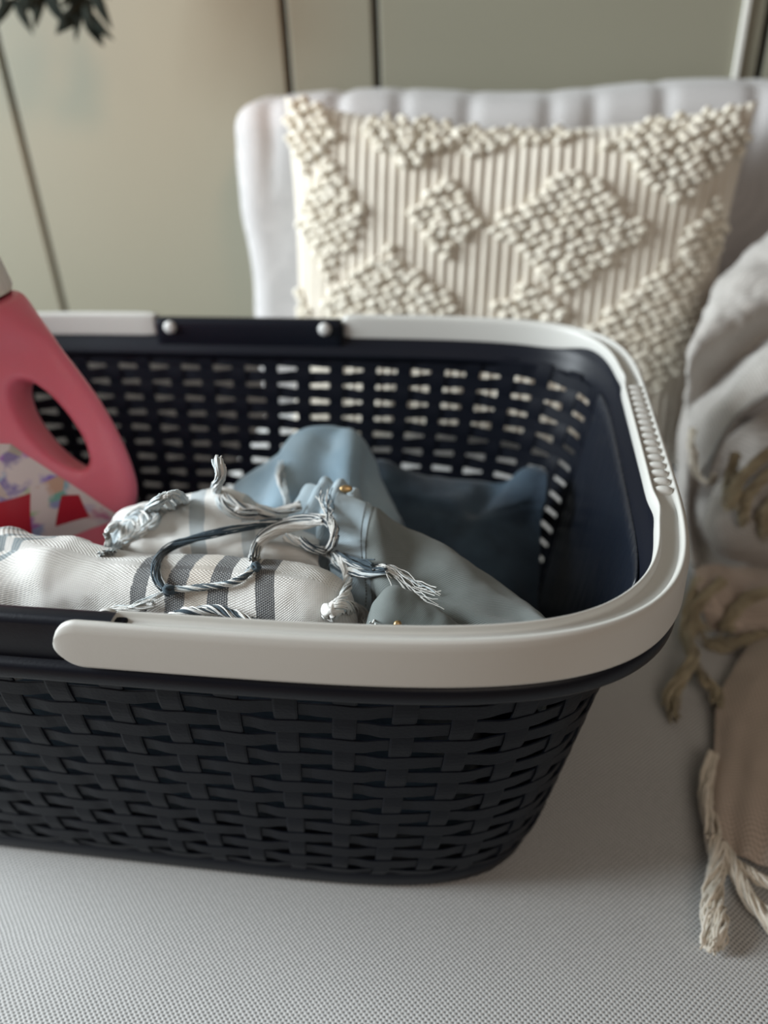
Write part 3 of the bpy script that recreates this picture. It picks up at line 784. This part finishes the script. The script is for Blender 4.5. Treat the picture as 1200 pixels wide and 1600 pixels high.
bundle('tassel', O([(520, 822, .016), (512, 795, .016), (508, 765, .016)], .004), 16, .0022, .00028, WD, mixed, twist=1, seed=9, flare=.006)
bundle('tassel', O([(400, 800, .006), (375, 803, .006), (350, 792, .006), (338, 765, .006), (344, 740, .005), (338, 718, .005)], .004), 30, .0026, .00045, WD, lambda k, r: r.choice([0, 0, 2, 2, 1]), twist=1, seed=10)
bundle('tassel', O([(350, 775, .005), (385, 795, .006), (430, 800, .008), (470, 790, .01)], .004), 26, .0026, .00045, WD, lambda k, r: r.choice([0, 0, 2, 1]), twist=1, seed=11)
bundle('tassel', O([(262, 968, .003), (290, 957, .004), (330, 953, .004), (370, 962, .004), (410, 980, .004)], .003), 36, .0024, .00034, WD, lambda k, r: 1 if r.random() < .6 else 0, twist=2, seed=12)
bundle('tassel', O([(262, 922), (240, 934), (205, 948), (165, 958)], .003), 12, .0010, .0003, WD, lambda k, r: 2 if r.random() < .5 else 0, twist=.7, seed=13, flare=.003)
bundle('tassel', O([(165, 962), (185, 953), (215, 950), (240, 944)], .003), 14, .0016, .0003, WD, mostwhite, twist=.7, seed=23, flare0=.01)
bundle('tassel', O([(450, 800, .006), (447, 775, .006), (438, 750, .006), (440, 725, .005)], .004), 20, .0022, .0004, WD, lambda k, r: r.choice([0, 2, 2]), twist=1, seed=15, flare=.003)
for k in range(13):
    x0 = 182+k*6.5+random.uniform(-3, 3); y0 = 818-k*3.6+random.uniform(-5, 5)
    bundle('tassel', O([(x0+34, y0+6), (x0+18, y0-6, .005), (x0, y0+2, .006), (x0-14, y0+18, .005), (x0-12, y0+36, .004), (x0-22, y0+48, .004)], .003), 14, .0020, .0005, WD, lambda k, r: r.choice([2, 2, 0]), twist=1, seed=30+k, res=14)
def knot(px, py, r, lift, m_, seed):
    c = on(px, py, lift); J = Join()
    for k in range(3):
        rt = Matrix.Rotation(k*1.1+seed, 3, 'Z') @ Matrix.Rotation(k*.9+.4, 3, 'X')
        P = [c + rt @ Vector((r*math.cos(a), r*math.sin(a), r*.35*math.sin(2*a))) for a in [2*PI*i/16 for i in range(17)]]
        v_, f_ = tube_mesh(P, r*.52, 6); J.add(v_, f_, k % 2 if m_ == 2 else m_)
    J.obj('knot', [M_WHITE, M_INK], tw)
knot(398, 870, .0022, .006, 0, 1); knot(400, 886, .0018, .005, 1, 2); knot(264, 922, .0022, .004, 1, 3); knot(518, 955, .0034, .008, 0, 4); knot(372, 800, .002, .006, 0, 5)
# loose white thread end by the right corner
bundle('tassel', [atY(838, 990, -.160), atY(845, 984, -.160), atY(852, 988, -.160)], 8, .0012, .0003, WD, mostwhite, twist=1, seed=40, parent=fj)

# ---------------------------------------------------------------- detergent bottle
bt = thing('detergent_bottle', 'pink plastic detergent bottle with looped handle standing in the basket', 'bottle')
YB = .0
bm = bmesh.new()
def add_to(bm, V, F):
    vs = [bm.verts.new(v) for v in V]
    for f_ in F:
        try: bm.faces.new([vs[i] for i in f_])
        except ValueError: pass
# body: stacked flattened sections whose right side thins into the handle
redge = [atY(px, py, YB) for px, py in [(24, 467), (52, 498), (78, 524), (100, 552), (129, 590), (155, 627), (178, 667), (198, 710), (211, 750), (214, 780), (206, 830)]] + [Vector((-.040, 0, .10)), Vector((-.043, 0, .05)), Vector((-.047, 0, .020)), Vector((-.060, 0, .0135))]
redge = crom_list(redge[::-1], 90); V = []; K = 48
for q in redge:
    z = q.z; up = sstep(.17, .31, z)
    xl = lerp(-.228, -.150, sstep(.20, .318, z)**1.3) + (.012 if z < .018 else 0); xr = q.x; hy = lerp(.050, .026, up)
    for k in range(K):
        a = 2*PI*k/K; c, s_ = math.cos(a), math.sin(a)
        th_ = lerp(1, .42, sstep(.1, .75, c)*sstep(.10, .17, z)*(1-sstep(.28, .31, z)))
        V.append(Vector(((xl+xr)/2 + (xr-xl)/2*math.copysign(abs(c)**.75, c), YB + th_*hy*math.copysign(abs(s_)**.8, s_), z)))
nz_ = len(redge)
F = gridfaces(nz_, K, False, True); F.append(tuple(range(K))[::-1]); F.append(tuple(range((nz_-1)*K, nz_*K)))
add_to(bm, V, F)
# finger hole, flared towards both faces
hA, hB = atY(40, 596, YB), atY(140, 730, YB); hc = (hA+hB)/2; hl_ = (hB-hA).length/2; hd = (hB-hA).normalized(); hn = Vector((-hd.z, 0, hd.x))
bm2 = bmesh.new(); V = []; ny_ = 25
for i in range(ny_):
    yy = lerp(-.07, .07, i/(ny_-1)); fl = 1 + .45*(abs(yy)/.03)**2
    for k in range(32):
        a = 2*PI*k/32; V.append(hc + hd*(hl_*(1+(fl-1)*.25)*math.cos(a)) + hn*(.0128*fl*math.sin(a)) + Vector((-.34*yy, yy, -.48*yy)))
F = gridfaces(ny_, 32, False, True); F.append(tuple(range(32))); F.append(tuple(range((ny_-1)*32, ny_*32))[::-1])
add_to(bm2, V, F); cme = bpy.data.meshes.new('cut'); bm2.to_mesh(cme); bm2.free(); cut = bpy.data.objects.new('cut', cme); COL.objects.link(cut); fix_normals(cut)
me = bpy.data.meshes.new('tmp'); bm.to_mesh(me); bm.free(); tmp = bpy.data.objects.new('tmp', me); COL.objects.link(tmp)
fix_normals(tmp)
md = tmp.modifiers.new('b', 'BOOLEAN'); md.operation = 'DIFFERENCE'; md.object = cut; md.solver = 'EXACT'
md = tmp.modifiers.new('r', 'REMESH'); md.mode = 'VOXEL'; md.voxel_size = .0024
md = tmp.modifiers.new('s', 'SMOOTH'); md.factor = .5; md.iterations = 14
dg = bpy.context.evaluated_depsgraph_get(); me2 = bpy.data.meshes.new_from_object(tmp.evaluated_get(dg))
bpy.data.objects.remove(tmp); bpy.data.objects.remove(cut)
body = bpy.data.objects.new('body', me2); COL.objects.link(body); body.parent = bt
me2.materials.clear(); me2.materials.append(M_PINK); me2.polygons.foreach_set('use_smooth', [True]*len(me2.polygons))
# cap with fluted skirt
ctr = Vector((-.1135, YB, .308)); axv = Vector((-.22, 0, 1)).normalized(); e1 = Vector((1, 0, .22)).normalized(); e2 = Vector((0, 1, 0))
V = []; K = 96
for (r, h) in ((.0335, 0), (.0345, .003), (.0345, .034), (.033, .038), (.026, .040), (.026, .062), (.024, .066), (.010, .067)):
    for k in range(K):
        a = 2*PI*k/K; rr = r + (.0008*math.cos(k*PI*2/3*1.0) if .002 < h < .035 else 0)
        V.append(ctr + e1*(rr*math.cos(a)) + e2*(rr*math.sin(a)*.9) + axv*h)
F = gridfaces(8, K, False, True); F.append(tuple(range(K))[::-1]); F.append(tuple(range(7*K, 8*K)))
mobj('cap', V, F, M_CAP, bt)
BB = BVHTree.FromPolygons([v.co.copy() for v in me2.vertices], [tuple(p.vertices) for p in me2.polygons])
def sticker(name, poly, mat, parent, off=.0007, n=18):
    """quad given by four pixel corners laid onto the bottle front"""
    A, B_, C_, D_ = poly; V = []; okk = []
    for i in range(n):
        for j in range(n):
            s, t = i/(n-1), j/(n-1)
            px = lerp(lerp(A[0], B_[0], s), lerp(D_[0], C_[0], s), t); py = lerp(lerp(A[1], B_[1], s), lerp(D_[1], C_[1], s), t)
            q = atY(px, py, YB-.05); h = BB.ray_cast(Vector((q.x, YB-.2, q.z)), Vector((0, 1, 0)))
            okk.append(h[0] is not None); V.append((h[0] + Vector((0, -off, 0))) if h[0] is not None else Vector((q.x, YB, q.z)))
    F = [f_ for f_ in gridfaces(n, n) if all(okk[i] for i in f_)]
    return mobj(name, V, F, mat, parent)
lab = sticker('label', [(-230, 660), (-10, 716), (150, 862), (-230, 930)], M_LABEL, bt, .0006, 44)
sticker('label_print', [(-60, 795), (28, 790), (36, 850), (-60, 860)], M_RED, lab, .0012, 8)
sticker('label_print', [(66, 806), (88, 812), (104, 850), (62, 850)], M_RED, lab, .0012, 6)

# ---------------------------------------------------------------- throw blanket
tb = thing('throw_blanket', 'crumpled grey beige throw blanket with cream fringe at the right end', 'blanket')
def G(rows):   # rows of (px,py,Y[,dz]) -> columns for patch()
    R = [[atY(*q[:3]) + Vector((0, 0, q[3] if len(q) > 3 else 0)) for q in r] for r in rows]
    return R
# big upper fold leaning on pillow and back cushion
rows = [
 [(1260, 300, .44), (1215, 350, .42), (1165, 395, .40), (1122, 445, .38), (1105, 520, .36), (1100, 620, .36)],
 [(1290, 330, .38), (1225, 385, .36), (1165, 430, .34), (1108, 480, .32), (1088, 540, .31), (1085, 640, .32)],
 [(1310, 400, .34), (1240, 440, .32), (1165, 490, .30), (1112, 520, .28), (1078, 560, .27), (1075, 620, .28)],
 [(1320, 470, .33), (1250, 500, .315), (1185, 540, .30), (1130, 590, .29), (1092, 630, .275), (1078, 660, .275)],
 [(1320, 520, .24), (1250, 548, .225), (1190, 578, .21), (1140, 620, .205), (1106, 672, .21), (1090, 698, .225)],
 [(1320, 560, .20), (1250, 590, .185), (1195, 616, .175), (1150, 650, .17), (1120, 698, .18), (1104, 742, .20)],
]
th1 = patch('upper_fold', G(rows), M_THROW, tb, 70, 80, .003, .0048, 26, lambda u, v, p: (u, v), 1)
# seam cord along its lower edge
seam = crom_list([atY(*q)+Vector((0, -.002, -.001)) for q in rows[-1]], 40); v_, f_ = tube_mesh(seam, .0026, 8); mobj('hem_cord', v_, f_, M_HEM, tb)
# inner dark hollow: cloth behind the fold
rows = [[(1290, 600, .33), (1200, 640, .32), (1130, 690, .31), (1090, 720, .30), (1065, 760, .30)],
        [(1290, 700, .30), (1200, 740, .29), (1140, 770, .28), (1095, 790, .27), (1068, 820, .26)],
        [(1300, 800, .25), (1200, 830, .24), (1140, 850, .23), (1100, 860, .22), (1078, 880, .21)],
        [(1300, 900, .20), (1200, 900, .19), (1150, 900, .18), (1110, 900, .17), (1085, 905, .165)]]
patch('inner_fold', G(rows), M_THROW, tb, 40, 40, .003, .005, 22, None, 2)
rows = [[(1100, 520, .345), (1080, 600, .34), (1062, 680, .33), (1058, 780, .29), (1075, 880, .20)],
        [(1112, 560, .32), (1092, 640, .31), (1076, 720, .29), (1072, 800, .26), (1084, 885, .18)],
        [(1130, 600, .33), (1110, 680, .33), (1096, 750, .31), (1092, 830, .27), (1100, 895, .2)]]
patch('side_fold', G(rows), M_THROW, tb, 30, 40, .003, .003, 22, None, 12)
# round bulge with knotted fringe on top
rows = [[(1300, 700, .22), (1220, 715, .22), (1160, 735, .215), (1120, 760, .21), (1108, 800, .20)],
        [(1310, 730, .185), (1225, 745, .18), (1165, 765, .175), (1122, 785, .18), (1104, 815, .19)],
        [(1310, 790, .165), (1230, 800, .158), (1170, 810, .155), (1125, 820, .16), (1106, 830, .175)],
        [(1310, 850, .16), (1230, 855, .152), (1175, 858, .15), (1135, 855, .155), (1112, 848, .17)],
        [(1310, 890, .17), (1230, 885, .168), (1180, 880, .165), (1145, 872, .168), (1120, 862, .18)]]
patch('rolled_fold', G(rows), M_THROW, tb, 40, 40, .003, .003, 26, None, 3)
# lower part spilling over the seat, its browner light put into the colour
rows = [[(1320, 860, .20), (1230, 880, .19), (1170, 885, .175), (1120, 880, .165), (1085, 890, .15)],
        [(1330, 930, .14), (1240, 940, .135), (1180, 940, .13), (1125, 925, .13), (1090, 925, .125)],
        [(1340, 980, .11), (1250, 990, .105), (1195, 985, .105), (1140, 965, .11), (1100, 960, .115)],
        [(1350, 1010, .105), (1260, 1020, .10), (1205, 1010, .102), (1150, 990, .105), (1108, 985, .11)]]
patch('lower_fold', G(rows), M_THROWB, tb, 40, 40, .003, .005, 24, None, 5)
def S(px, py, h): return atZ(px, py, h)
rows = [[S(1185, 990, .014), S(1230, 985, .030), S(1290, 985, .040), S(1360, 985, .042)],
        [S(1150, 1040, .010), S(1215, 1030, .024), S(1290, 1030, .034), S(1370, 1030, .036)],
        [S(1122, 1100, .008), S(1185, 1100, .019), S(1280, 1100, .026), S(1380, 1100, .028)],
        [S(1114, 1180, .007), S(1172, 1180, .015), S(1270, 1180, .020), S(1390, 1180, .022)],
        [S(1102, 1250, .006), S(1165, 1255, .011), S(1265, 1255, .015), S(1400, 1255, .017)],
        [S(1110, 1290, .005), S(1168, 1310, .008), S(1265, 1320, .010), S(1400, 1320, .012)],
        [S(1125, 1320, .004), S(1172, 1345, .005), S(1265, 1365, .006), S(1400, 1370, .008)]]
th6 = patch('draped_end', rows, M_THROWB, tb, 50, 50, .0025, .002, 30, None, 6, extra=lambda u, v, p: .0014*math.sin(v*30+u*5)*sstep(.3, .8, u))
cordy = lambda k, r: 0
def fringe(pts, n, spread, thick, mat, seed, twist=2.2, flare=0.004):
    bundle('fringe_tassel', pts, n, spread, thick, [mat], cordy, tb, twist, flare, 24, .0010, seed)
fringe([S(1112, 1180, .010), S(1104, 1240, .010), S(1112, 1300, .009), S(1116, 1330, .008)], 26, .0045, .0009, M_FRINGE, 50, .6, .0)
fringe([S(1114, 1310, .010), S(1122, 1350, .009), S(1112, 1400, .009), S(1116, 1440, .008), S(1112, 1492, .006)], 46, .0048, .0009, M_FRINGE, 51, 1.3, .006)
fringe([S(1128, 1320, .008), S(1148, 1360, .008), S(1170, 1400, .007), S(1200, 1440, .006), S(1230, 1465, .005)], 34, .0038, .0009, M_FRINGE, 52, 1.2, .004)
fringe([S(1150, 1350, .007), S(1190, 1375, .007), S(1240, 1395, .006)], 26, .0030, .0009, M_FRINGE, 53, 1.5, .004)
fringe([S(1230, 1360, .008), S(1260, 1400, .007), S(1280, 1450, .005)], 26, .0034, .0009, M_FRINGE, 54, 1.5, .004)
fringe([S(1300, 1362, .008), S(1318, 1405, .007), S(1335, 1460, .005)], 26, .0034, .0009, M_FRINGE, 55, 1.5, .004)
fringe([S(1370, 1366, .009), S(1385, 1410, .007), S(1405, 1462, .005)], 26, .0034, .0009, M_FRINGE, 56, 1.5, .004)
# ochre fringe hanging beside the basket
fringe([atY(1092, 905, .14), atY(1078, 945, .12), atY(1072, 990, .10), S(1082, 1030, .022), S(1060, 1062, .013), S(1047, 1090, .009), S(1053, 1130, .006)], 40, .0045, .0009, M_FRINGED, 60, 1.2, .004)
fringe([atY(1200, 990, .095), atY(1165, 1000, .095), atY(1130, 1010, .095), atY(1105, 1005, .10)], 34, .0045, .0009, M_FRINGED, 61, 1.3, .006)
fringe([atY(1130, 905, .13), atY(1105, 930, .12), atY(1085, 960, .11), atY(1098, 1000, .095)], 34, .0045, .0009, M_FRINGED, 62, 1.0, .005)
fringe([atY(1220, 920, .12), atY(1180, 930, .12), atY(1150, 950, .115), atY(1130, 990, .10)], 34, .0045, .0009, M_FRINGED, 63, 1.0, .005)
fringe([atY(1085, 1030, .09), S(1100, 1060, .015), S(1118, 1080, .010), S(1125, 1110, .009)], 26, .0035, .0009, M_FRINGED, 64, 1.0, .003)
# fringe on the bulge and under the seam
for k, q in enumerate([[(1210, 700, .19), (1175, 730, .17), (1150, 760, .16), (1135, 800, .15)], [(1230, 730, .175), (1190, 750, .165), (1165, 785, .155), (1165, 825, .148)], [(1240, 770, .165), (1205, 785, .155), (1190, 815, .15), (1200, 840, .148)], [(1150, 710, .205), (1142, 740, .19), (1138, 770, .175)],
                         [(1085, 670, .245), (1082, 700, .24), (1090, 735, .235), (1105, 750, .23), (1112, 735, .23)]]):
    fringe([atY(*p) for p in q], 26, .0042, .0009, M_FRINGED if k < 4 else M_FRINGE, 70+k, 1.2, .003)

# ---------------------------------------------------------------- hanging plant by the wall, top left
pl = thing('hanging_plant', 'dark leafy sprig hanging down at the top left before the wall', 'plant')
PYL = .60
top = atY(95, -150, PYL)
V = []
for (r, h) in ((.035, 0), (.045, .004), (.052, .06), (.054, .075), (.049, .075), (.047, .06), (.01, .058)):
    for k in range(32): V.append(top + Vector((r*math.cos(2*PI*k/32), r*math.sin(2*PI*k/32), h)))
F = gridfaces(7, 32, False, True); F.append(tuple(range(32))[::-1]); F.append(tuple(range(192, 224)))
mobj('pot', V, F, M_POT, pl)
v, f = boxv(top.x-.01, top.x+.01, top.y+.02, YW+.004, top.z+.03, top.z+.05); mobj('wall_bracket', v, f, M_POT, pl, False)
def leaf(base, d, L_, wd, seed):
    rnd = random.Random(seed); d = d.normalized(); side = d.cross(Vector((rnd.uniform(-.4, .4), -1, rnd.uniform(-.3, .3)))).normalized(); nrm = side.cross(d)
    V = []; n = 9
    for i in range(n):
        t = i/(n-1); w_ = wd*math.sin(PI*min(1, t*.96+.04))**.8*(1-.35*t)
        c = base + d*(L_*t) + nrm*(.12*L_*math.sin(t*2.2)) + Vector((0, 0, -.25*L_*t*t))
        V += [c-side*w_+nrm*w_*.25, c, c+side*w_+nrm*w_*.25]
    return solidify(mobj('leaf', V, gridfaces(n, 3), M_LEAF, pl), .0008, 0)
stems = [[(95, -150), (70, -190), (120, -120), (140, -60), (138, -10), (130, 20)], [(95, -150), (40, -185), (20, -110), (18, -50), (25, 5)], [(95, -150), (85, -185), (60, -110), (62, -50), (70, -5)]]
k = 0
for st in stems:
    low = [atY(px, py, .535) for px, py in st[2:]]; pts = crom_list([top+Vector((0, 0, .055)), top+Vector(((low[0].x-top.x)*.7, -.035, .088)), top+Vector(((low[0].x-top.x), -.060, .072))] + low, 30); v_, f_ = tube_mesh(pts, .0016, 6); mobj('stem', v_, f_, M_LEAF, pl)
    for j in range(13, 30, 3):
        for sgn in (-1, 1):
            k += 1; d = (pts[min(j+1, 29)]-pts[j-1]).normalized() + Vector((sgn*random.uniform(.4, 1.1), random.uniform(-.5, .2), random.uniform(-.3, .4)))
            leaf(pts[j], d, random.uniform(.028, .042), random.uniform(.007, .010), k)
leaf(atY(128, 12, .535), atY(190, 52, .53)-atY(128, 12, .535), .040, .0085, 90); leaf(atY(130, 8, .535), atY(120, 50, .53)-atY(130, 8, .535), .030, .006, 91)
